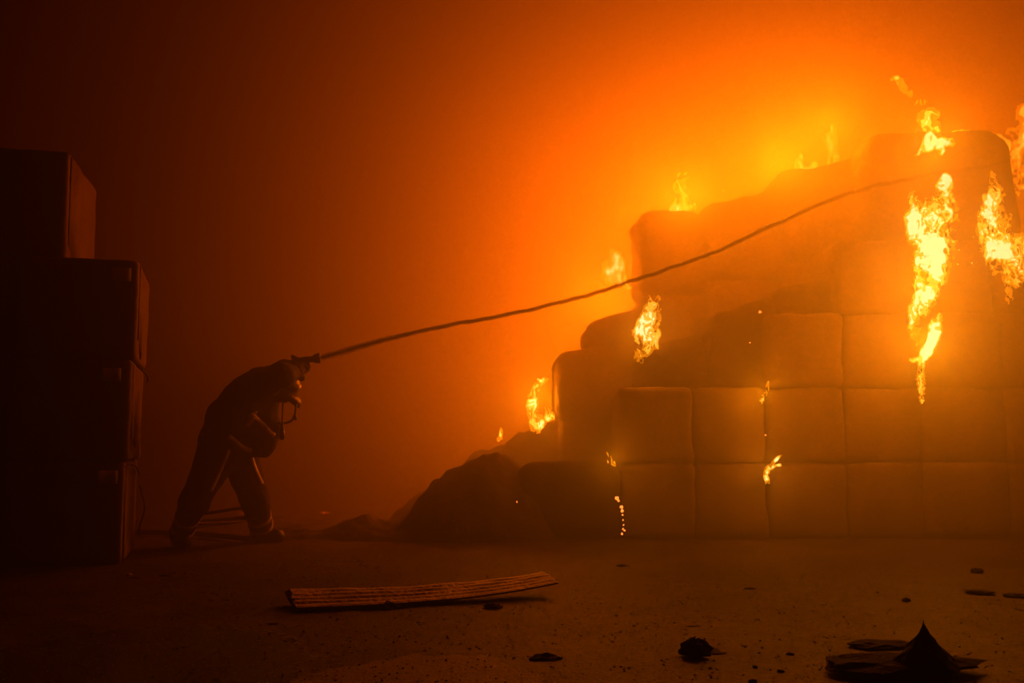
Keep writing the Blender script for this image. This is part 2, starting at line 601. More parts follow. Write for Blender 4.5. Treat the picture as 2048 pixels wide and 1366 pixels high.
# front face, right part: courses one to four
cols = [(1240, 1388), (1388, 1534), (1534, 1692), (1690, 1844), (1844, 2014), (2012, 2180)]
seed = 10
names_col = ['of the front face at its left end', 'just left of the narrow burning crevice', 'just right of the narrow burning crevice',
             'below left of the tall forked flame', 'below right of the tall forked flame', 'of the front face at the right edge']
names_row = ['bottom course bale', 'second course bale', 'third course bale', 'fourth course bale']
for ci, (x0, x1) in enumerate(cols):
    rows = [2, 2, 3, 4, 4, 4][ci]
    for ri in range(rows):
        seed += 1
        z0 = ri * H
        a = at(x0, 900, YF); b = at(x1, 900, YF)
        tp = 0.0
        off = 0.0
        w = (b.x - a.x)
        if ci == 3 and ri == 2: tp, w, off = 0.10, w * 0.93, -0.02
        if ci == 4 and ri == 2: tp, off = 0.06, 0.0
        if ci == 4 and ri == 3: tp, w, off = 0.15, w * 0.86, 0.0
        if ci == 3 and ri == 3: tp, w, off = 0.12, w * 0.9, -0.05
        dy = -0.03 * ((seed * 7) % 5) / 5
        bale(names_row[ri] + ' ' + names_col[ci], (a.x + b.x) / 2 + off, YF + 0.42 + dy, z0, w * 1.005, 0.86, H + 0.008, seed,
             yaw=R(((seed * 13) % 7 - 3) * 0.5), taper=tp, amp=0.02, r=0.055)
# shoulders of the dark front group
bale_px('slumped charred bale on the left shoulder of the dark front group', 1290, 1428, 676, YF + 0.1, 0.8, 2 * H, 61, slope=0.07, amp=0.05, r=0.10, mat='char')
bale_px('charred bale on the dark front group left of the crevice top', 1420, 1548, 610, YF + 0.1, 0.8, 2 * H, 62, slope=0.06, amp=0.05, r=0.10, mat='char')
bale_px('sunken charred bale topping the dark front group', 1545, 1700, 560, YF + 0.15, 0.75, 3 * H, 63, slope=0.05, amp=0.06, r=0.12, mat='char')
# bottom course at the left end
bale_px('rounded charred bale on the floor at the left foot of the stack', 1034, 1240, 926, YF - 0.05, 0.85, 0.0, 64, amp=0.035, r=0.13, mat='char')
# top layer, right
bale_px('big rounded bale crowning the right of the stack', 1722, 2046, 254, YF + 0.12, 0.9, 4 * H, 65, taper=0.12, amp=0.035, r=0.2, n=24)
# second rank, stepped
YB = 9.05
rank = [
    ('tall bale with a flat top under the small upright flame', 1278, 1420, 416, 590, 0.17),
    ('charred bale in the upper slope right of the flat topped bale', 1412, 1568, 388, 560, 0.09),
    ('charred bale in the upper slope below the twin flames', 1560, 1745, 325, 520, 0.10),
]
for k, (lb, x0, x1, yt, yb, r_) in enumerate(rank):
    zb = at(x0, yb, YB).z
    bale_px(lb, x0, x1, yt, YB, 0.95, zb, 70 + k, r=r_, amp=0.05, n=20, slope=(0.0, 0.09, 0.05)[k], mat='bale_brown', fine=0.02)
# lower second rank steps on the left
bale_px('sloping bale behind the bright left flame', 1174, 1330, 622, YB + 0.05, 0.9, at(1174, 697, YB).z, 80, r=0.11, amp=0.04, slope=0.10, n=18)
bale_px('square shouldered bale beside the mound on the left of the stack', 1115, 1290, 694, YB - 0.05, 0.9, at(1115, 842, YB).z, 81, r=0.12, amp=0.045, slope=0.04, n=18)
# support courses behind the front rows
k = 0
for x0, x1, top, where in ((1120, 1290, at(1115, 842, YB).z, 'under the square shouldered left bale'), (1290, 1420, at(1268, 590, YB).z, 'under the flat topped bale'), (1420, 1568, at(1412, 560, YB).z, 'under the upper slope'), (1568, 1745, at(1560, 520, YB).z, 'behind the sunken bale')):
    nrow = max(1, round(top / 0.62))
    for ri in range(nrow):
        k += 1
        a = at(x0, 900, YB); b = at(x1, 900, YB)
        bale(('lowest', 'second', 'third', 'fourth', 'fifth')[ri] + ' bale of the rear rank ' + where, (a.x + b.x) / 2, YB + 0.48, ri * top / nrow, b.x - a.x, 0.9, top / nrow + 0.005, 90 + k,
             amp=0.02, r=0.05, n=10)
# ------------------------------------------------------------------ wrapped bales stacked at the left
YL = 6.2
yaw = R(16)
corner = ground(243, 1130)
LW, LD, LH = 0.72, 0.95, 0.648
ex = Vector((math.cos(yaw), math.sin(yaw), 0)); ey = Vector((-math.sin(yaw), math.cos(yaw), 0))


def wrapped_bale(label, right_front, z, seed, lab=None, strap=None, w=LW, d=LD, h=LH, yw=yaw):
    exx = Vector((math.cos(yw), math.sin(yw), 0)); eyy = Vector((-math.sin(yw), math.cos(yw), 0))
    c = Vector((right_front.x, right_front.y, 0)) - exx * (w / 2) + eyy * (d / 2)
    root = empty('wrapped_bale', (c.x, c.y, z))
    root.rotation_euler = (0, 0, yw)
    set_props(root, label, 'bale', 'wrapped bales stacked at the left')
    v, f = bale_mesh(w, d, h, seed, r=0.03, amp=0.008, fine=0.005, n=16)
    link_mesh('wrapping', v, f, M['wrap'], root)
    # folded end flap on the side facing the fire
    fl = []
    for i in range(9):
        t = i / 8
        fl.append((w / 2 + 0.001 + 0.003 * math.sin(t * 9 + seed), -d / 2 + 0.05 + 0.35 * t, h * (0.12 + 0.1 * math.sin(3 * t + seed))))
    Vf, Ff = [], []
    for (x, y, zz) in fl:
        Vf += [(x - 0.012, y, zz), (x + 0.006, y, zz), (x + 0.004, y, h - 0.03), (x - 0.012, y, h - 0.03)]
    for i in range(8):
        for s in range(4):
            Ff.append((i * 4 + s, i * 4 + (s + 1) % 4, i * 4 + 4 + (s + 1) % 4, i * 4 + 4 + s))
    Ff += [(3, 2, 1, 0), (32, 33, 34, 35)]
    link_mesh('end_flap', Vf, Ff, M['wrap'], root)
    if lab:
        lx, lz, lw, lh = lab
        nV, nF = [], []
        n = 6
        for i in range(n + 1):
            t = i / n
            bul = 0.004 * math.sin(t * 5 + seed)
            x = lx + lw * (t - 0.5)
            for (yy, zz) in ((-d / 2 - 0.012 + bul, lz - lh / 2), (-d / 2 - 0.012 + bul, lz + lh / 2), (-d / 2 + 0.006, lz + lh / 2), (-d / 2 + 0.006, lz - lh / 2)):
                nV.append((x, yy, zz))
        for i in range(n):
            for s in range(4):
                nF.append((i * 4 + s, i * 4 + (s + 1) % 4, i * 4 + 4 + (s + 1) % 4, i * 4 + 4 + s))
        nF += [(3, 2, 1, 0), tuple(n * 4 + s for s in range(4))]
        o = link_mesh('paper_label', nV, nF, M['paper'], root)
        o['label'] = 'pale paper label near the upper right corner'
    if strap:
        for pts in strap:
            vv, ff = tube(smooth_path(pts, 18), 0.005, 6)
            link_mesh('loose_strap', vv, ff, M['wire'], root)
    return root


base = Vector((corner.x, corner.y, 0))
hw, hd = LW / 2, LD / 2
for i, (dx, lb) in enumerate(((0.0, 'bottom wrapped bale of the left column standing on the floor'),
                              (0.017, 'second wrapped bale from the floor in the left column'),
                              (0.034, 'third wrapped bale up with a torn corner carrying the upper bale'))):
    lz = LH - 0.10
    straps = [[[(hw + 0.006, -hd + 0.02, LH - 0.02), (hw + 0.05, -hd + 0.10, LH - 0.03), (hw + 0.075, -hd + 0.14, LH - 0.09)]],
              [[(hw + 0.004, -hd + 0.01, LH - 0.01), (hw + 0.05, -hd + 0.03, LH - 0.06), (hw + 0.09, -hd + 0.06, LH - 0.10), (hw + 0.09, -hd + 0.06, LH - 0.14)]],
              None][i]
    if i == 0:
        straps.append([(hw + 0.07, -hd + 0.25, LH - 0.16), (hw + 0.11, -hd + 0.2, LH - 0.30), (hw + 0.085, -hd + 0.2, LH - 0.42), (hw + 0.08, -hd + 0.2, LH - 0.48)])
    wrapped_bale(lb, base + ex * dx, i * LH, 200 + i, lab=(hw - 0.105 - 0.02 * (i == 1), lz, 0.12, 0.085), strap=straps)
wrapped_bale('top wrapped bale of the left column set back above the others', base - ex * 0.42 + ey * 0.06, 3 * LH, 204, w=0.9, h=0.71, d=1.0, yw=R(13))
for i in range(3):
    wrapped_bale(('bottom', 'middle', 'upper')[i] + ' wrapped bale at the left edge of the picture', base - ex * (LW + 0.015) + ey * (0.02 * i), i * LH, 210 + i)

# ------------------------------------------------------------------ rubble mounds (loose char)
def mound(label, blobs, y0, seed, res=0.028):
    """heap: blobs = (px, py of its top, distance, radius x, radius y)"""
    cs = [(at(px, py, y), rx, ry) for px, py, y, rx, ry in blobs]
    x0 = min(c.x - rx * 1.3 for c, rx, ry in cs); x1 = max(c.x + rx * 1.3 for c, rx, ry in cs)
    ya = min(c.y - ry * 1.3 for c, rx, ry in cs); yb = max(c.y + ry * 1.3 for c, rx, ry in cs)
    nx, ny = int((x1 - x0) / res) + 2, int((yb - ya) / res) + 2
    X, Y = np.meshgrid(np.linspace(x0, x1, nx), np.linspace(ya, yb, ny), indexing='ij')
    Z = np.full_like(X, -0.06)
    for c, rx, ry in cs:
        d2 = ((X - c.x) / rx) ** 2 + ((Y - c.y) / ry) ** 2
        Z = np.maximum(Z, (c.z + 0.06) * np.clip(1 - d2, -0.3, 1) ** 1.0 - 0.06)
    nz = 0 * X
    Z = Z + (0.10 * (fbm(X * 5, Y * 5, nz, seed, 3) - 0.5) + 0.07 * (fbm(X * 17, Y * 17, nz, seed + 3, 2) - 0.5)) * np.clip(Z * 6 + 0.3, 0, 1)
    V = np.stack([X.ravel(), Y.ravel(), Z.ravel()], 1)
    i0 = (np.arange(nx - 1)[:, None] * ny + np.arange(ny - 1)[None, :]).ravel()
    Fq = np.stack([i0, i0 + ny, i0 + ny + 1, i0 + 1], 1)
    keep = (V[Fq][:, :, 2] > -0.055).any(1)
    o = link_mesh('rubble_mound', V, Fq[keep], M['rubble'])
    set_props(o, label, 'rubble', kind='stuff')
    return o


mound('heap of loose charred debris at the left foot of the stack', [(985, 912, 8.3, 0.62, 0.6), (930, 940, 8.3, 0.6, 0.6), (890, 1000, 8.2, 0.5, 0.5), (760, 1040, 8.2, 0.7, 0.5), (620, 1056, 8.3, 0.7, 0.45),
      (1040, 935, 8.5, 0.5, 0.5)], 8.3, 31)
mound('sloping heap of charred debris below the left flame', [(1118, 838, 9.6, 0.62, 0.6), (1070, 856, 9.6, 0.7, 0.5), (1000, 893, 9.6, 0.8, 0.5), (930, 955, 9.7, 0.8, 0.6)], 9.6, 37)
mound('low ridge of ash on the floor behind the firefighter', [(560, 1030, 10.2, 1.1, 0.5), (690, 1026, 10.2, 0.9, 0.5), (450, 1036, 10.3, 1.0, 0.4)], 10.2, 41, 0.04)


# ------------------------------------------------------------------ flames
def flame(label, tongues, y, seed, voxel=0.0075, thick=0.05, inner=0.64, mid=0.40, outer=0.20, freq=9.0, warp=0.06, group=None, tall=0.42, solid=0.40, tier=None):
    """fire as nested level sets of a turbulent field around tongue centre lines.
    tongues: lists of (px, py, half width in px, heat 0..1)"""
    freq *= 1.6
    tier = tier or ('far' if y > 8.2 else 'near')
    mpp = y / F_PX
    segs = []
    for tg in tongues:
        pts = [(np.array(at(px, py, y)), hw * mpp * 1.25, ht) for px, py, hw, ht in tg]
        segs += list(zip(pts[:-1], pts[1:]))
    P = np.array([s[0][0] for s in segs] + [s[1][0] for s in segs])
    rm = max(max(s[0][1], s[1][1]) for s in segs) * 1.1 + warp + 0.02
    lo = P.min(0) - rm; hi = P.max(0) + rm
    lo[1] = y - thick; hi[1] = y + thick
    n = np.ceil((hi - lo) / voxel).astype(int) + 1
    X, Y, Z = np.meshgrid(*[lo[i] + voxel * np.arange(n[i]) for i in range(3)], indexing='ij')
    wx = (fbm(X * freq * .7, Y * freq * .4, Z * freq * .45, seed, 3) - 0.5) * 2
    wz = (fbm(X * freq * .7 + 40, Y * freq * .4, Z * freq * .45, seed + 5, 3) - 0.5) * 2
    Xw = X + warp * wx; Zw = Z + warp * 1.3 * wz
    E = np.zeros_like(X)
    for (a, ra, ha), (b, rb, hb) in segs:
        abx, abz = b[0] - a[0], b[2] - a[2]
        L = max(1e-9, abx * abx + abz * abz)
        t = np.clip(((Xw - a[0]) * abx + (Zw - a[2]) * abz) / L, 0, 1)
        r = ra + (rb - ra) * t
        d2 = ((Xw - a[0] - t * abx) ** 2 + (Zw - a[2] - t * abz) ** 2) / (r * r) + ((Y - y) / thick) ** 2
        E = np.maximum(E, np.clip(1 - d2, 0, 1) ** 0.7 * (ha + (hb - ha) * t))
    q = fbm(Xw * freq * 1.6, Y * freq * .5, Zw * freq * 1.6 * tall, seed + 11, 3)
    q2 = fbm(Xw * freq * 3.1 + 9, Y * freq * .8, Zw * freq * 3.1 * tall, seed + 31, 2)
    rid = np.clip(1 - np.abs(q - 0.5) * 8.5, 0, 1)
    rid2 = np.clip(1 - np.abs(q2 - 0.5) * 6.0, 0, 1)
    big = np.clip((fbm(Xw * freq * .45, Y * freq * .3, Zw * freq * .3, seed + 23, 2) - 0.5) * 5 + (solid - 0.5) * 3, -1, 1)
    Fd = E * (0.20 + 0.50 * rid + 0.45 * rid2 + 0.36 * big)
    root = None
    for iso, nm, mt in ((inner, 'flame', 'flame_core_'), (mid, 'flame_body', 'flame_mid_'), (outer, 'flame_veil', 'flame_outer_')):
        if Fd.max() <= iso + 0.01: continue
        v, f = surface_net(Fd, iso, lo, voxel)
        nm = 'flame' if root is None else nm
        o = link_mesh(nm, v, f, M[mt + tier])
        if root is None:
            root = recentre(o)
            set_props(root, label, 'flame', group)
        else:
            keep_parent(o, root)
    return root


flame('tall forked white hot flame on the front of the stack', [
    [(1842, 470, 28, 1.1), (1838, 425, 30, 1.25), (1826, 398, 14, 1.0)],
    [(1868, 540, 30, 1.05), (1872, 470, 36, 1.3), (1888, 405, 24, 1.2), (1894, 355, 10, 1.0)],
    [(1836, 620, 18, .8), (1852, 560, 27, .95), (1868, 500, 38, 1.2)],
    [(1828, 690, 7, .5), (1828, 620, 15, .65), (1848, 570, 22, .75)]], 7.62, 1, freq=11, warp=0.05)
flame('thin slanting flame rising from the crevice below the forked flame', [
    [(1838, 806, 4, .8), (1844, 760, 8, 1.0), (1846, 725, 11, .9), (1862, 690, 11, 1.0), (1870, 655, 12, 1.0), (1880, 632, 7, .9)],
    [(1822, 718, 4, .6), (1840, 712, 7, .8), (1858, 694, 8, .9)]], 7.66, 2, voxel=0.007, freq=14, warp=0.035)
flame('bushy white hot flame near the right edge of the picture', [
    [(2012, 612, 5, .6), (2020, 570, 16, .9), (2036, 530, 28, 1.2), (2030, 500, 28, 1.1)],
    [(2020, 540, 30, 1.1), (1994, 480, 36, 1.15), (1992, 430, 32, 1.1), (1990, 380, 14, .9), (1988, 352, 8, .6)],
    [(2040, 520, 28, 1.0), (2050, 470, 20, .8)]], 7.62, 3, freq=12, warp=0.05)
flame('ragged flame licking the upper right edge behind the top bale', [
    [(2032, 380, 16, .6), (2030, 330, 22, .8), (2040, 280, 26, .8), (2046, 220, 14, .6)],
    [(1996, 268, 8, .6), (2012, 285, 12, .8), (2036, 340, 14, .8)]], 8.9, 4, freq=10)
flame('bright flame burning across the face of the top bale', [
    [(1832, 305, 5, .6), (1854, 290, 14, .9), (1872, 282, 18, 1.0), (1892, 284, 12, .9)],
    [(1880, 290, 10, .9), (1884, 308, 6, .7)]], 7.95, 5, voxel=0.008, freq=11, warp=0.04)
flame('faint torn wisp of flame above the top bale', [
    [(1860, 262, 12, .55), (1858, 225, 17, .50), (1850, 195, 10, .46)], [(1796, 165, 12, .44), (1822, 190, 15, .46), (1845, 196, 11, .44)]], 8.3, 6, freq=9, warp=0.07)
flame('small flame tip on the rim of the top bale', [[(1908, 266, 5, .6), (1925, 260, 6, .7), (1938, 262, 4, .5)]], 8.4, 7, voxel=0.007, warp=0.03)
flame('bright column of flame in the left notch of the stack', [
    [(1278, 712, 16, .65), (1290, 670, 28, .9), (1296, 630, 20, 1.0), (1304, 592, 9, .8)],
    [(1276, 690, 14, .8), (1282, 660, 16, 1.0)], [(1312, 690, 8, .7), (1312, 640, 10, .8)]], 8.0, 8, freq=11, warp=0.05, voxel=0.008)
flame('soft flame behind the edge of the flat topped bale', [
    [(1206, 570, 10, .6), (1230, 550, 24, .8), (1232, 525, 20, .75), (1218, 512, 8, .5)], [(1258, 570, 9, .7), (1240, 560, 14, .7)]], 9.7, 9, freq=10, warp=0.06)
flame('curling flame on the debris slope left of the stack', [
    [(1072, 850, 14, .6), (1066, 815, 12, .85), (1068, 785, 9, 1.0), (1080, 768, 8, 1.0), (1092, 755, 7, .9)],
    [(1078, 850, 10, .7), (1096, 830, 14, .7), (1108, 838, 7, .7)]], 9.35, 10, freq=12, warp=0.045, voxel=0.008)
flame('tiny flame on the debris slope beside the curling flame', [[(998, 878, 6, .8), (1002, 868, 5, .8), (1005, 858, 3, .6)]], 9.3, 11, voxel=0.007, warp=0.025)
flame('small upright flame on the flat topped bale', [
    [(1350, 416, 12, .8), (1372, 408, 22, .95), (1388, 414, 10, .8)], [(1368, 410, 18, .8), (1366, 375, 15, .62), (1368, 350, 11, .55), (1372, 328, 7, .45)]], 9.4, 12, freq=9, warp=0.05)
flame('upright half of the twin flames on the upper slope', [
    [(1666, 326, 16, .7), (1665, 300, 12, .85), (1664, 280, 13, .85), (1668, 258, 6, .6)], [(1640, 330, 8, .6), (1670, 322, 9, .7)]], 9.5, 13, freq=10, warp=0.05)
flame('lower half of the twin flames along the upper slope', [
    [(1570, 370, 8, .8), (1585, 352, 9, .8), (1604, 338, 11, .9), (1600, 322, 9, .8), (1606, 312, 5, .6)], [(1600, 345, 9, .8), (1630, 330, 8, .7)]], 9.4, 14, freq=11, warp=0.04, voxel=0.008)
flame('small slanting flame in the narrow crevice halfway up', [[(1522, 808, 4, .8), (1524, 796, 6, 1.0), (1532, 782, 5, .9), (1539, 764, 3, .7)]], 7.9, 15, voxel=0.006, warp=0.02)
flame('small branching flame low in the narrow crevice', [
    [(1535, 975, 3, .6), (1533, 950, 6, 1.0), (1540, 930, 5, .9), (1552, 922, 4, .8), (1560, 914, 3, .6)], [(1534, 945, 5, .9), (1545, 936, 4, .9), (1560, 934, 3, .7)]], 7.9, 16, voxel=0.006, warp=0.02)
flame('spiky little flame on top of the bottom course', [
    [(1230, 930, 4, .7), (1226, 918, 5, .8), (1215, 905, 2.5, .7)], [(1228, 930, 4, .7), (1236, 918, 4, .9), (1241, 908, 2.5, .7)], [(1225, 928, 4, .7), (1210, 918, 3, .7)]],
      7.95, 17, voxel=0.006, warp=0.018)


def ember(px, py, y, r, label, seed):
    rnd = random.Random(seed)
    bm = bmesh.new()
    bmesh.ops.create_icosphere(bm, subdivisions=1, radius=r)
    for v in bm.verts: v.co = Vector((v.co.x * rnd.uniform(.7, 1.3), v.co.y * rnd.uniform(.7, 1.3), v.co.z * rnd.uniform(.7, 1.4)))
    me = bpy.data.meshes.new('ember'); bm.to_mesh(me); bm.free()
    me.materials.append(M['ember'])
    o = bpy.data.objects.new('ember', me)
    o.location = at(px, py, y)
    COL.objects.link(o)
    return set_props(o, label, 'ember', 'glowing embers on the burning stack')


rnd = random.Random(5)
for i, (px, py, r) in enumerate([(1234, 996, .018), (1237, 1001, .012), (1243, 1014, .016), (1244, 1022, .014), (1245, 1030, .008), (1246, 1040, .006), (1247, 1050, .007), (1246, 1058, .009), (1249, 1061, .009), (1244, 1068, .01)]):
    ember(px, py, 7.72, r, 'glowing ember in the crevice at the foot of the stack', i)
ember(1520, 624, 7.85, .013, 'lone bright ember on the dark front group', 51)
ember(1500, 685, 7.85, .007, 'pinprick ember below the lone bright ember', 52)
ember(1034, 1004, 7.75, .006, 'pinprick ember on the rounded floor bale', 53)
ember(1447, 381, 9.6, .012, 'spark floating above the upper slope', 54)
ember(1531, 870, 7.9, .008, 'pinprick ember between the two crevice flames', 55)
for i, (px, py) in enumerate([(1918, 500), (1916, 528), (1944, 526), (1985, 535)]):
    ember(px, py, 7.6, .008, 'spark flying between the two white hot flames', 60 + i)

# ------------------------------------------------------------------ the firefighter
YP = 7.4
person = empty('person', (at(450, 900, YP).x, YP, 0))
set_props(person, 'firefighter in dark turnout gear bent forward aiming a hose nozzle', 'person')


def P(px, py, dy=0.0): return at(px, py, YP + dy)


def hang(o):
    return keep_parent(o, person)


g_near = ground(356, 1094); g_far = ground(527, 1083)
px2m = YP / F_PX
hipN, kneeN, ankN = P(440, 900, -.10), P(389, 1003, -.16), at(361, 1068, g_near.y)
hipF, kneeF, ankF = P(474, 902, .10), P(510, 1000, .14), at(525, 1062, g_far.y)
shN, shF = P(524, 772, -.17), P(534, 765, .17)
elN, elF = P(562, 750, -.33), P(570, 744, .30)
haN, haF = P(599, 741, -.05), P(606, 731, .06)
head_c = P(560, 769)
pel, mid_, chest = P(452, 884), P(474, 842), P(500, 806)
body_prims = [
    (pel, mid_, .185, .19, 1.0), (mid_, chest, .19, .185, 1.1), (chest, P(526, 772), .18, .125, 1.35),
    (P(526, 772), P(552, 778), .085, .07), (head_c, head_c + Vector((.02, 0, -.045)), .093, .075),
    (head_c + Vector((.085, 0, -.03)), head_c + Vector((.10, 0, -.05)), .014, .012),
    (head_c + Vector((0, -.088, -.02)), head_c + Vector((0, -.09, 0.01)), .018, .018), (head_c + Vector((0, .088, -.02)), head_c + Vector((0, .09, 0.01)), .018, .018),
    (pel, hipN, .17, .15), (hipN, kneeN, .150, .100), (kneeN, ankN, .098, .080), (ankN, ankN + Vector((.03, 0, -.07)), .06, .05),
    (pel, hipF, .17, .145), (hipF, kneeF, .145, .102), (kneeF, ankF, .098, .085), (ankF, ankF + Vector((.02, 0, -.06)), .06, .05),
    (shN, elN, .085, .065), (elN, haN, .062, .045), (shF, elF, .085, .065), (elF, haF, .062, .045),
    (chest, shN, .13, .09), (chest, shF, .13, .09),
]
v, f = sdf_mesh(body_prims, 0.0125, 0.05, 0.010, 11, 3)
body = hang(link_mesh('body', v, f, M['suit']))
body_tree = BVHTree.FromPolygons([Vector(a) for a in v], [list(a) for a in f])
# jacket over torso and arms
jk = [
    (P(455, 878), mid_, .205, .213, 1.0), (mid_, chest, .213, .205, 1.12), (chest, P(524, 772), .198, .14, 1.35),
    (P(486, 850), P(530, 880), .17, .10, 1.1), (P(505, 822), P(543, 858), .16, .085, 1.1),
    (P(498, 888), P(528, 902), .11, .055, 1.2),
    (P(524, 774), P(545, 768), .12, .10, 1.1),
    (chest, shN, .145, .11), (chest, shF, .145, .11),
    (shN, elN, .105, .086), (elN, haN.lerp(elN, .18), .082, .062), (shF, elF, .105, .086), (elF, haF.lerp(elF, .18), .082, .062),
]
v, f = sdf_mesh(jk, 0.0125, 0.045, 0.016, 9, 8)
jacket = hang(link_mesh('jacket', v, f, M['jacket']))
jacket_tree = BVHTree.FromPolygons([Vector(a) for a in v], [list(a) for a in f])


def ring_band(trees, c, axis, width, name='reflective_band', lift=0.006, n=44, maxr=0.5, arc=None):
    axis = axis.normalized()
    a = Vector((0, 1, 0)) - axis * axis.y
    a.normalize()
    b = axis.cross(a)
    V, rows = [], []
    for i in range(n):
        w = 2 * math.pi * i / n
        d = a * math.cos(w) + b * math.sin(w)
        row = []
        for s in (-.5, .5):
            o = c + axis * (width * s)
            best = None
            for t in trees:
                hit = t.ray_cast(o + d * maxr, -d, maxr)
                if hit[0] is not None and (best is None or (hit[0] - o).length > best): best = (hit[0] - o).length
            row.append(best)
        rows.append((d, row))
    last = [0.1, 0.1]
    for d, row in rows:
        for k, s in enumerate((-.5, .5)):
            r = row[k] if row[k] is not None else last[k]
            last[k] = r
            o = c + axis * (width * s)
            V.append(o + d * (r + lift)); V.append(o + d * (r - 0.012))
    Fb = []
    for i in range(n):
        j = (i + 1) % n
        q, p = i * 4, j * 4
        Fb += [(q, p, p + 2, q + 2), (q + 1, q + 3, p + 3, p + 1), (q, q + 1, p + 1, p), (q + 2, p + 2, p + 3, q + 3)]
    return hang(link_mesh(name, [tuple(x) for x in V], Fb, M['band']))


def side_strip(tree, pts, width, name='reflective_stripe', lift=0.006):
    """tape laid on the near side along pixel points"""
    path = smooth_path([Vector((p[0], p[1], 0)) for p in pts], 14)
    V, Fb = [], []
    last = None
    for i, p in enumerate(path):
        t = (path[min(i + 1, 13)] - path[max(i - 1, 0)]).normalized()
        nrm = Vector((-t.y, t.x, 0))
        for s in (-.5, .5):
            q = p + nrm * (width * s)
            o = at(q.x, q.y, YP - 1.2)
            d = (o - cam.location).normalized()
            h = tree.ray_cast(o, d, 3)
            hit = h[0] if h[0] is not None else (last if last is not None else P(q.x, q.y))
            last = hit
            V.append(tuple(hit - d * lift)); V.append(tuple(hit + d * 0.008))
    for i in range(13):
        q, p = i * 4, i * 4 + 4
        Fb += [(q, q + 2, p + 2, p), (q + 1, p + 1, p + 3, q + 3), (q, p, p + 1, q + 1), (q + 2, q + 3, p + 3, p + 2)]
    Fb += [(0, 1, 3, 2), (52, 54, 55, 53)]
    return hang(link_mesh(name, V, Fb, M['band']))


tor_axis = P(497, 820) - P(452, 880)
side_strip(jacket_tree, [(500, 828), (512, 838), (528, 852), (540, 866), (550, 872)], 11)
side_strip(jacket_tree, [(511, 822), (505, 836), (494, 852)], 9)
side_strip(jacket_tree, [(456, 872), (470, 884), (486, 896), (503, 903)], 11)
for kn, an in ((kneeN, ankN), (kneeF, ankF)):
    ax = an - kn
    ring_band([body_tree], kn + ax * .50, ax, .040)
    ring_band([body_tree], kn + ax * .80, ax, .040)
side_strip(body_tree, [(458, 900), (446, 928), (433, 958), (420, 984)], 8, 'trouser_stripe')
side_strip(body_tree, [(502, 908), (509, 932), (517, 952), (525, 968)], 8, 'trouser_stripe')
side_strip(jacket_tree, [(408, 868), (402, 888), (399, 905)], 6)


# boots
def boot(g, ankle, heading):
    d = Vector((math.cos(heading), math.sin(heading), 0))
    base_ = Vector((ankle.x, ankle.y, 0))
    pr = [(ankle + Vector((0, 0, -.03)), base_ + Vector((0, 0, .06)), .070, .060), (base_ - d * .05 + Vector((0, 0, .05)), base_ + d * .15 + Vector((0, 0, .045)), .056, .050),
          (base_ + d * .04 + Vector((0, 0, .065)), base_ + d * .14 + Vector((0, 0, .05)), .056, .046)]
    v, f = sdf_mesh(pr, 0.011, 0.03)
    v[:, 2] = np.maximum(v[:, 2], 0.004)
    hang(link_mesh('boot', v, f, M['boot']))


boot(g_near, ankN, R(-62))
boot(g_far, ankF, R(-25))


# gloves: palm, four curled fingers and a thumb closing on a grip
def glove(palm, grip_dir, away, knuckle):
    """fingers wrap around the grip axis: grip_dir along the grip, away = from the grip to the palm back"""
    g = grip_dir.normalized(); a = away.normalized()
    up = a.cross(g).normalized()
    pr = [(palm - g * .034 + a * .028, palm + g * .034 + a * .028, .024, .026), (palm - up * .05 + a * .03, palm + a * .028, .030, .032)]
    for k, (off, ln, rad) in enumerate(((-.036, .86, .0105), (-.012, 1.0, .0115), (.013, .97, .0115), (.037, .85, .0105))):
        c = palm + g * off
        p0 = c + a * .026 + up * .022
        p1 = c + a * .006 + up * .043 * ln
        p2 = c - a * .027 + up * .030 * ln
        p3 = c - a * .034 - up * .002
        pr += [(p0, p1, rad * 1.15, rad), (p1, p2, rad, rad * .95), (p2, p3, rad * .95, rad * .85)]
    t0 = palm + g * .036 - up * .028 + a * .016
    pr += [(t0, t0 + g * .016 - a * .026, .015, .013), (t0 + g * .016 - a * .026, t0 - a * .052 + up * .018, .013, .011)]
    v, f = sdf_mesh(pr, 0.0045, 0.008)
    return hang(link_mesh('glove', v, f, M['glove']))


glove(haN, P(612, 722) - P(590, 736), Vector((-.3, -1, -.4)), 1)
glove(haF, P(616, 720) - P(590, 734), Vector((-.2, 1, -.5)), 1)
# cuffs
for hnd, elb in ((haN, elN), (haF, elF)):
    d = (elb - hnd)
    vv, ff = tube([hnd + d * .10, hnd + d * .16, hnd + d * .26, hnd + d * .34], [.045, .056, .066, .07], 14)
    hang(link_mesh('glove_cuff', vv, ff, M['glove']))

# helmet: shell, brim, neck curtain; head bows down and to the right
hd_dir = Vector((.92, 0, -.39))          # where the face looks
hd_up = Vector((.39, 0, .92))            # top of the head
hd_y = Vector((0, 1, 0))


def head_pt(f_, s, u): return head_c + hd_dir * f_ + hd_y * s + hd_up * u


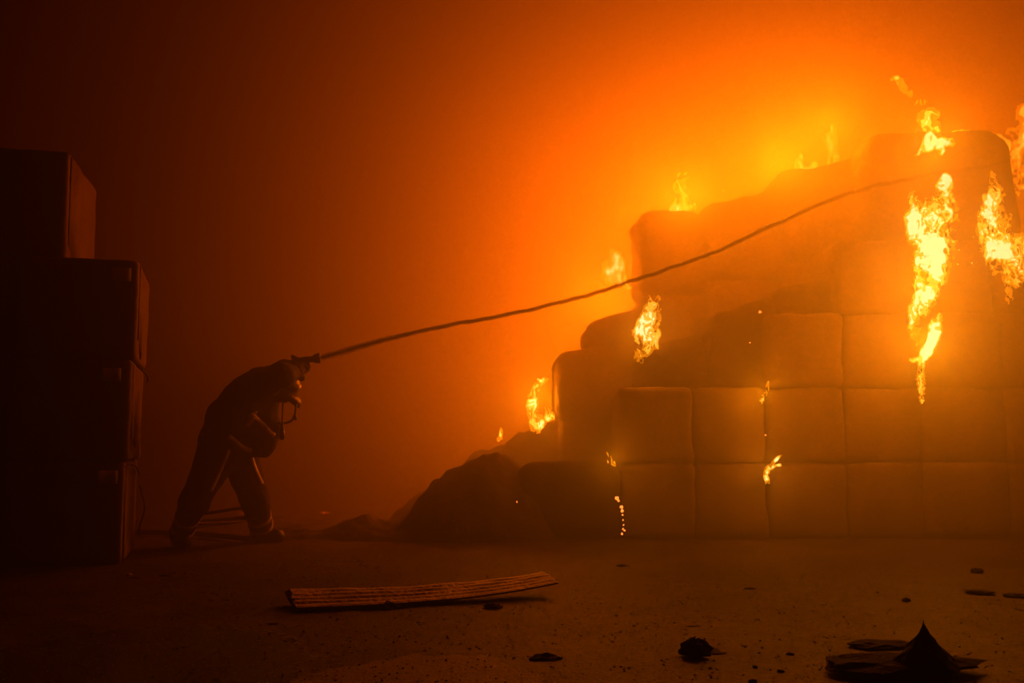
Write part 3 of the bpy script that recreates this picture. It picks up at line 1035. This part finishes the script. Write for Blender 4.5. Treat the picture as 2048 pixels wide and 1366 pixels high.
Vh, Fh = [], []
nu, nv = 28, 12
for j in range(nv + 1):
    th = (math.pi * 0.58) * j / nv
    for i in range(nu):
        w = 2 * math.pi * i / nu
        rr = math.sin(th)
        ridge = 0.012 * math.exp(-(math.sin(w) * rr / 0.22) ** 2) if th < 1.5 else 0
        Vh.append(tuple(head_pt(.142 * rr * math.cos(w), .122 * rr * math.sin(w), .015 + (.118 + ridge) * math.cos(th))))
for j in range(nv):
    for i in range(nu):
        Fh.append((j * nu + i, (j + 1) * nu + i, (j + 1) * nu + (i + 1) % nu, j * nu + (i + 1) % nu))
helmet = link_mesh('helmet', Vh, Fh, M['helmet'])
sol = helmet.modifiers.new('shell', 'SOLIDIFY'); sol.thickness = 0.008
hang(helmet)
Vb, Fb = [], []
nb = 36
for i in range(nb):
    w = 2 * math.pi * i / nb
    ext = .016 + .048 * max(0, math.cos(w)) ** 2
    for rr, du in ((0.0, .004), (ext, -.014 - ext * .5), (ext, -.034 - ext * .5 - .03 * max(0, math.cos(w)) ** 2), (0.0, -.022 - .03 * max(0, math.cos(w)) ** 2)):
        Vb.append(tuple(head_pt((.139 + rr) * math.cos(w), (.119 + rr) * math.sin(w), -.012 + du)))
for i in range(nb):
    j = (i + 1) % nb
    for s in range(4):
        Fb.append((i * 4 + s, j * 4 + s, j * 4 + (s + 1) % 4, i * 4 + (s + 1) % 4))
brim = link_mesh('brim', Vb, Fb, M['mask'])
brim.parent = helmet
# face visor tipped over the shell, catching the fire
Vv, Fv = [], []
for j in range(6):
    th = R(70 + 17 * j / 5)
    for i in range(13):
        w = R(-62 + 124 * i / 12)
        Vv.append(tuple(head_pt(.152 * math.sin(th) * math.cos(w), .131 * math.sin(th) * math.sin(w), .015 + .128 * math.cos(th))))
for j in range(5):
    for i in range(12):
        Fv.append((j * 13 + i, j * 13 + i + 1, j * 13 + 14 + i, j * 13 + 13 + i))
M['visor'] = material('glossy_visor', (0.22, 0.18, 0.13), 0.2)
vis = link_mesh('visor', Vv, Fv, M['visor'])
s2 = vis.modifiers.new('thickness', 'SOLIDIFY'); s2.thickness = 0.005
vis.parent = helmet
Vn, Fn = [], []
for j in range(5):
    for i in range(15):
        w = R(75 + 210 * i / 14)
        k_ = 1 + 0.10 * j / 4 + 0.02 * math.sin(i * 1.7)
        Vn.append(tuple(head_pt(.128 * k_ * math.cos(w), .115 * k_ * math.sin(w), -.015 - .10 * j / 4)))
for j in range(4):
    for i in range(14):
        Fn.append((j * 15 + i, j * 15 + i + 1, j * 15 + 16 + i, j * 15 + 15 + i))
nc = link_mesh('neck_curtain', Vn, Fn, M['jacket'])
s3 = nc.modifiers.new('thickness', 'SOLIDIFY'); s3.thickness = 0.006
hang(nc)
# breathing mask with regulator and hanging hose
v, f = sdf_mesh([(head_pt(.03, 0, -.05), head_pt(.055, 0, -.075), .066, .045, .95), (head_pt(.055, 0, -.075), head_pt(.085, 0, -.085), .030, .024)], 0.008, 0.02)
mask = hang(link_mesh('face_mask', v, f, M['mask']))
vv, ff = tube(smooth_path([P(591, 797, -.03), P(592, 815, -.06), P(589, 832, -.08), P(582, 842, -.09), P(570, 846, -.10), P(556, 846, -.14)], 26), .0085, 10)
hang(link_mesh('breathing_hose', vv, ff, M['mask']))
vv, ff = tube(smooth_path([P(589, 830, -.08), P(590, 836, -.08), P(594, 838, -.08)], 6), [.010, .016, .016, .015, .014, .008], 10)
hang(link_mesh('hose_valve', vv, ff, M['mask']))
vv, ff = tube([P(566, 800, -.10), P(565, 830, -.12), P(564, 848, -.12)], .006, 8)
hang(link_mesh('gauge_line', vv, ff, M['mask']))
vv, ff = tube([P(564, 844, -.12), P(564, 852, -.12), P(564, 866, -.12), P(564, 876, -.12), P(564, 880, -.12)], [.008, .014, .019, .021, .010], 12)
hang(link_mesh('pressure_gauge', vv, ff, M['mask']))

# ------------------------------------------------------------------ hose, nozzle, water
hp = [P(597, 723, .0), P(578, 734, .06), P(548, 748, .16), P(510, 775, .27), P(478, 830, .32), P(474, 900, .34), P(500, 985, .36), P(520, 1040, .40)]
for px, py, y in ((505, 1068, 7.9), (470, 1072, 7.95), (430, 1068, 8.1), (380, 1062, 8.3), (300, 1060, 8.4), (200, 1060, 8.5)):
    hp.append(Vector((at(px, py, y).x, y, .03)))
vv, ff = tube(smooth_path(hp, 120), .024, 12)
hose = set_props(recentre(link_mesh('fire_hose', vv, ff, M['hose'])), 'fire hose running from the nozzle down behind the firefighter onto the floor', 'hose')
a_, b_ = P(597, 722), P(641, 716)
d_ = (b_ - a_)
vv, ff = tube([a_, a_ + d_ * .25, a_ + d_ * .42, a_ + d_ * .5, a_ + d_ * .68, a_ + d_ * .72, a_ + d_ * .96, b_], [.024, .026, .026, .022, .024, .033, .040, .036], 18)
noz = keep_parent(link_mesh('nozzle', vv, ff, M['metal']), hose)
vv, ff = tube(smooth_path([P(611, 722, .0), P(603, 721, .0), P(594, 719, .0), P(587, 715, .0), P(583, 711, .0)], 12), [.010, .013, .016, .018, .019, .019, .019, .018, .017, .015, .013, .009], 12)
h_ = link_mesh('bail_handle', vv, ff, M['metal'])
h_.parent = noz
vv, ff = tube([P(606, 724), P(604, 732), P(602, 743)], [.017, .016, .018], 12)
h_ = link_mesh('pistol_grip', vv, ff, M['metal'])
h_.parent = noz

jet_m = bpy.data.materials.new('water_spray')
jet_m.use_nodes = True
nt = jet_m.node_tree
pb = nt.nodes['Principled BSDF']
pb.inputs['Base Color'].default_value = (0.07, 0.06, 0.05, 1)
pb.inputs['Roughness'].default_value = 0.3
pb.inputs['Alpha'].default_value = 0.5
jp = [(642, 716, 7.4, 4.5), (700, 699, 7.42, 5), (760, 682, 7.44, 4.6), (830, 665, 7.46, 4.2), (900, 650, 7.48, 4), (1000, 632, 7.52, 4), (1100, 610, 7.56, 4), (1200, 583, 7.6, 4), (1270, 560, 7.64, 4),
      (1350, 533, 7.68, 4), (1440, 500, 7.7, 4), (1560, 444, 7.74, 4.4), (1700, 386, 7.78, 4), (1800, 362, 7.8, 3.6), (1870, 347, 7.82, 3.6), (1940, 338, 7.9, 3.2), (2014, 325, 8.05, 3)]
pth = smooth_path([at(a, b, c) for a, b, c, d in jp], 260)
rad = np.interp(np.linspace(0, len(jp) - 1, 260), np.arange(len(jp)), [p[3] * 7.6 / F_PX for p in jp])
pp = []
for i, p in enumerate(pth):
    t = i / 259
    j = .006 * min(1, t * 3)
    pp.append(p + Vector((0, mnoise.noise(Vector((i * .21, 3, 0))) * j, mnoise.noise(Vector((i * .17, 0, 0))) * j * 1.6)))
rr = [r * (0.95 + 0.35 * mnoise.noise(Vector((i * .33, 9, 0)))) for i, r in enumerate(rad)]
vv, ff = tube(pp, [r * .72 for r in rr], 10)
jet = set_props(recentre(link_mesh('water_jet', vv, ff, jet_m)), 'long thin water jet arcing from the nozzle up to the top bale', 'water jet')


mist_m = jet_m.copy(); mist_m.name = 'fine_spray'
mist_m.node_tree.nodes['Principled BSDF'].inputs['Alpha'].default_value = 0.16
for nm_, k_ in (('spray_sheath', 0.95), ('outer_spray', 1.2)):
    q_r = [r * k_ * (1 + .3 * max(0, 1 - i / 60)) * (1 + .25 * mnoise.noise(Vector((i * .5, 5 * k_, 2)))) for i, r in enumerate(rad)]
    vv, ff = tube(pp, q_r, 10)
    keep_parent(link_mesh(nm_, vv, ff, mist_m), jet)


# ------------------------------------------------------------------ litter on the floor
def chunk(label, px, py, w, h, seed, spike=0.0, flat=1.0, group=None, name='charred_chunk', mat='chunk', cat='debris'):
    """ragged lump: w, h in pixels as seen; py is where its base meets the floor"""
    g = ground(px, py)
    m = g.y / F_PX
    W_, H_ = w * m, h * m
    bm = bmesh.new()
    bmesh.ops.create_icosphere(bm, subdivisions=3, radius=1)
    vs = np.array([v.co[:] for v in bm.verts])
    n = fbm(vs[:, 0] * 2.2 + seed, vs[:, 1] * 2.2, vs[:, 2] * 2.2, seed, 3) - 0.5
    n2 = fbm(vs[:, 0] * 6 + seed, vs[:, 1] * 6, vs[:, 2] * 6, seed + 2, 2) - 0.5
    vs = vs * (1 + 0.9 * n + 0.5 * n2)[:, None]
    lo, hi = vs.min(0), vs.max(0)
    u = (vs - lo) / (hi - lo)
    x = (u[:, 0] - .5) * W_
    y = (u[:, 1] - .5) * W_ * 0.8 * flat
    z = u[:, 2]
    if spike:
        k = (1 - z) ** spike + 0.02
        x, y = x * k * 1.35, y * k * 1.35
    z = z * H_ - 0.012
    for v_, a, b, c in zip(bm.verts, x, y, z): v_.co = (a, b, c)
    me = bpy.data.meshes.new(name); bm.to_mesh(me); bm.free()
    me.materials.append(M[mat])
    o = bpy.data.objects.new(name, me)
    o.location = (g.x, g.y, 0)
    COL.objects.link(o)
    return set_props(o, label, cat, group)


chunk('pointed black spike of debris in the right foreground', 1852, 1345, 190, 108, 3, spike=1.9)
chunk('low wide black scrap lying around the pointed spike', 1815, 1340, 330, 34, 4, flat=0.6)
chunk('flat black scrap behind the pointed spike', 1760, 1290, 130, 14, 5, flat=0.8)
chunk('squat black stump of char standing in the foreground', 1394, 1312, 58, 44, 6, spike=0.25)
chunk('thin dark flake just behind the squat stump', 1388, 1252, 42, 6, 7)
chunk('black lump at the corner of the pale strip of floor', 1090, 1322, 70, 22, 8)
chunk('ragged dark scrap leaning on the pale ribbed beam', 775, 1216, 58, 20, 9, spike=0.4)
chunk('dark lump in front of the right half of the beam', 985, 1218, 42, 18, 11)
small = [(950, 1333, 26, 10), (908, 1331, 16, 7), (1012, 1362, 22, 8), (690, 1305, 16, 8), (822, 1355, 22, 7), (798, 1298, 14, 9), (772, 1316, 14, 5), (555, 1178, 18, 6), (372, 1164, 16, 7), (1160, 1290, 26, 8),
         (1150, 1315, 20, 6), (1505, 1358, 18, 8), (1510, 1330, 10, 6), (1562, 1338, 16, 6), (1665, 1320, 24, 8), (1955, 1146, 26, 14), (1812, 1200, 20, 10), (1245, 1100 + 32, 24, 8), (1500, 1178, 26, 8),
         (1960, 1185, 60, 10), (2030, 1192, 50, 10), (840, 1235, 14, 6), (700, 1148, 16, 5), (545, 1175, 16, 6), (265, 1156, 40, 6), (330, 1150, 30, 5), (1410, 1300, 90, 8), (1580, 1305, 18, 7), (1205, 1302, 40, 8), (545, 1245, 30, 5)]
for i, (px, py, w, h) in enumerate(small):
    chunk('small charred crumb lying loose on the gritty floor', px, py, w, h, 40 + i, group='charred crumbs on the floor', name='charred_crumb')
chunk('lit crest of the ash ridge built as a pale lump just right of the front leg', 570, 1032, 56, 7, 92, mat='beam')  # pale lumps added for light caught along the ash ridge crest
chunk('pale lump standing for light caught further right on the ash ridge', 646, 1030, 34, 9, 93, mat='beam')
chunk('pale lump standing for light on the ash ridge seen between the legs', 484, 1031, 28, 9, 94, mat='beam')
chunk('tiny pale scrap on the floor right of centre', 1276, 1270, 12, 4, 90, mat='beam')
chunk('small amber scrap at the foot of the left column', 258, 1150, 14, 8, 91, mat='beam')

# pale ribbed beam
gl, gr = ground(584, 1216), ground(1100, 1188)
n = 48
Vb, Fb = [], []
prof = [(-.13, .0), (-.13, .010), (-.115, .016), (-.085, .017), (-.07, .025), (-.04, .026), (-.025, .034), (.005, .036), (.02, .044), (.05, .046), (.065, .052), (.10, .054), (.115, .040), (.115, .0)]
m_ = len(prof)
dirv = (gr - gl); dirv.z = 0
Ld = dirv.length; dirv.normalize()
side = Vector((-dirv.y, dirv.x, 0))
for i in range(n + 1):
    t = i / n
    c = gl + dirv * (Ld * t) + side * (-.05 * math.sin(math.pi * t))
    zz = .012 + .05 * t ** 3
    sc = 1.12 - .35 * t + .06 * mnoise.noise(Vector((t * 6, 1, 1)))
    for k, (a, b) in enumerate(prof):
        wob = 1 + .10 * mnoise.noise(Vector((t * 9, k * .9, 4)))
        end = 0.03 * mnoise.noise(Vector((k * 1.3, 7, i))) if i in (0, n) else 0
        Vb.append(tuple(c + side * (a * sc) + Vector((0, 0, zz + b * sc * wob)) + dirv * end))
for i in range(n):
    for k in range(m_):
        q = (k + 1) % m_
        Fb.append((i * m_ + k, i * m_ + q, (i + 1) * m_ + q, (i + 1) * m_ + k))
Fb += [tuple(range(m_ - 1, -1, -1)), tuple(n * m_ + k for k in range(m_))]
set_props(recentre(link_mesh('splintered_beam', Vb, Fb, M['beam'], smooth=False)), 'long pale ribbed beam lying across the gritty floor', 'beam')

# grit: thousands of crumbs, one object
rs = np.random.RandomState(4)
NG = 30000
gx = rs.uniform(-3.2, 5.0, NG); gy = 3.0 + 5.2 * rs.uniform(0, 1, NG) ** 1.3
keep = np.abs(gx) < gy * 0.56
gx, gy = gx[keep], gy[keep]
gz = floor_height(gx, gy)
oct_v = np.array([(1, 0, 0), (-1, 0, 0), (0, 1, 0), (0, -1, 0), (0, 0, 1), (0, 0, -1)], float)
oct_f = np.array([(0, 2, 4), (2, 1, 4), (1, 3, 4), (3, 0, 4), (2, 0, 5), (1, 2, 5), (3, 1, 5), (0, 3, 5)])
ng = len(gx)
size = (0.0016 + 0.005 * rs.uniform(0, 1, ng) ** 4) * (0.6 + gy * 0.1)
VV = oct_v[None] * np.array([1, 1, .55]) * size[:, None, None] * rs.uniform(.5, 1.4, (ng, 6, 1)) + np.stack([gx, gy, gz + size * .3], 1)[:, None]
FF = oct_f[None] + (np.arange(ng) * 6)[:, None, None]
set_props(link_mesh('grit', VV.reshape(-1, 3), FF.reshape(-1, 3), M['grit'], smooth=False), 'dark grit and ash crumbs strewn over the whole floor', 'grit', kind='stuff')
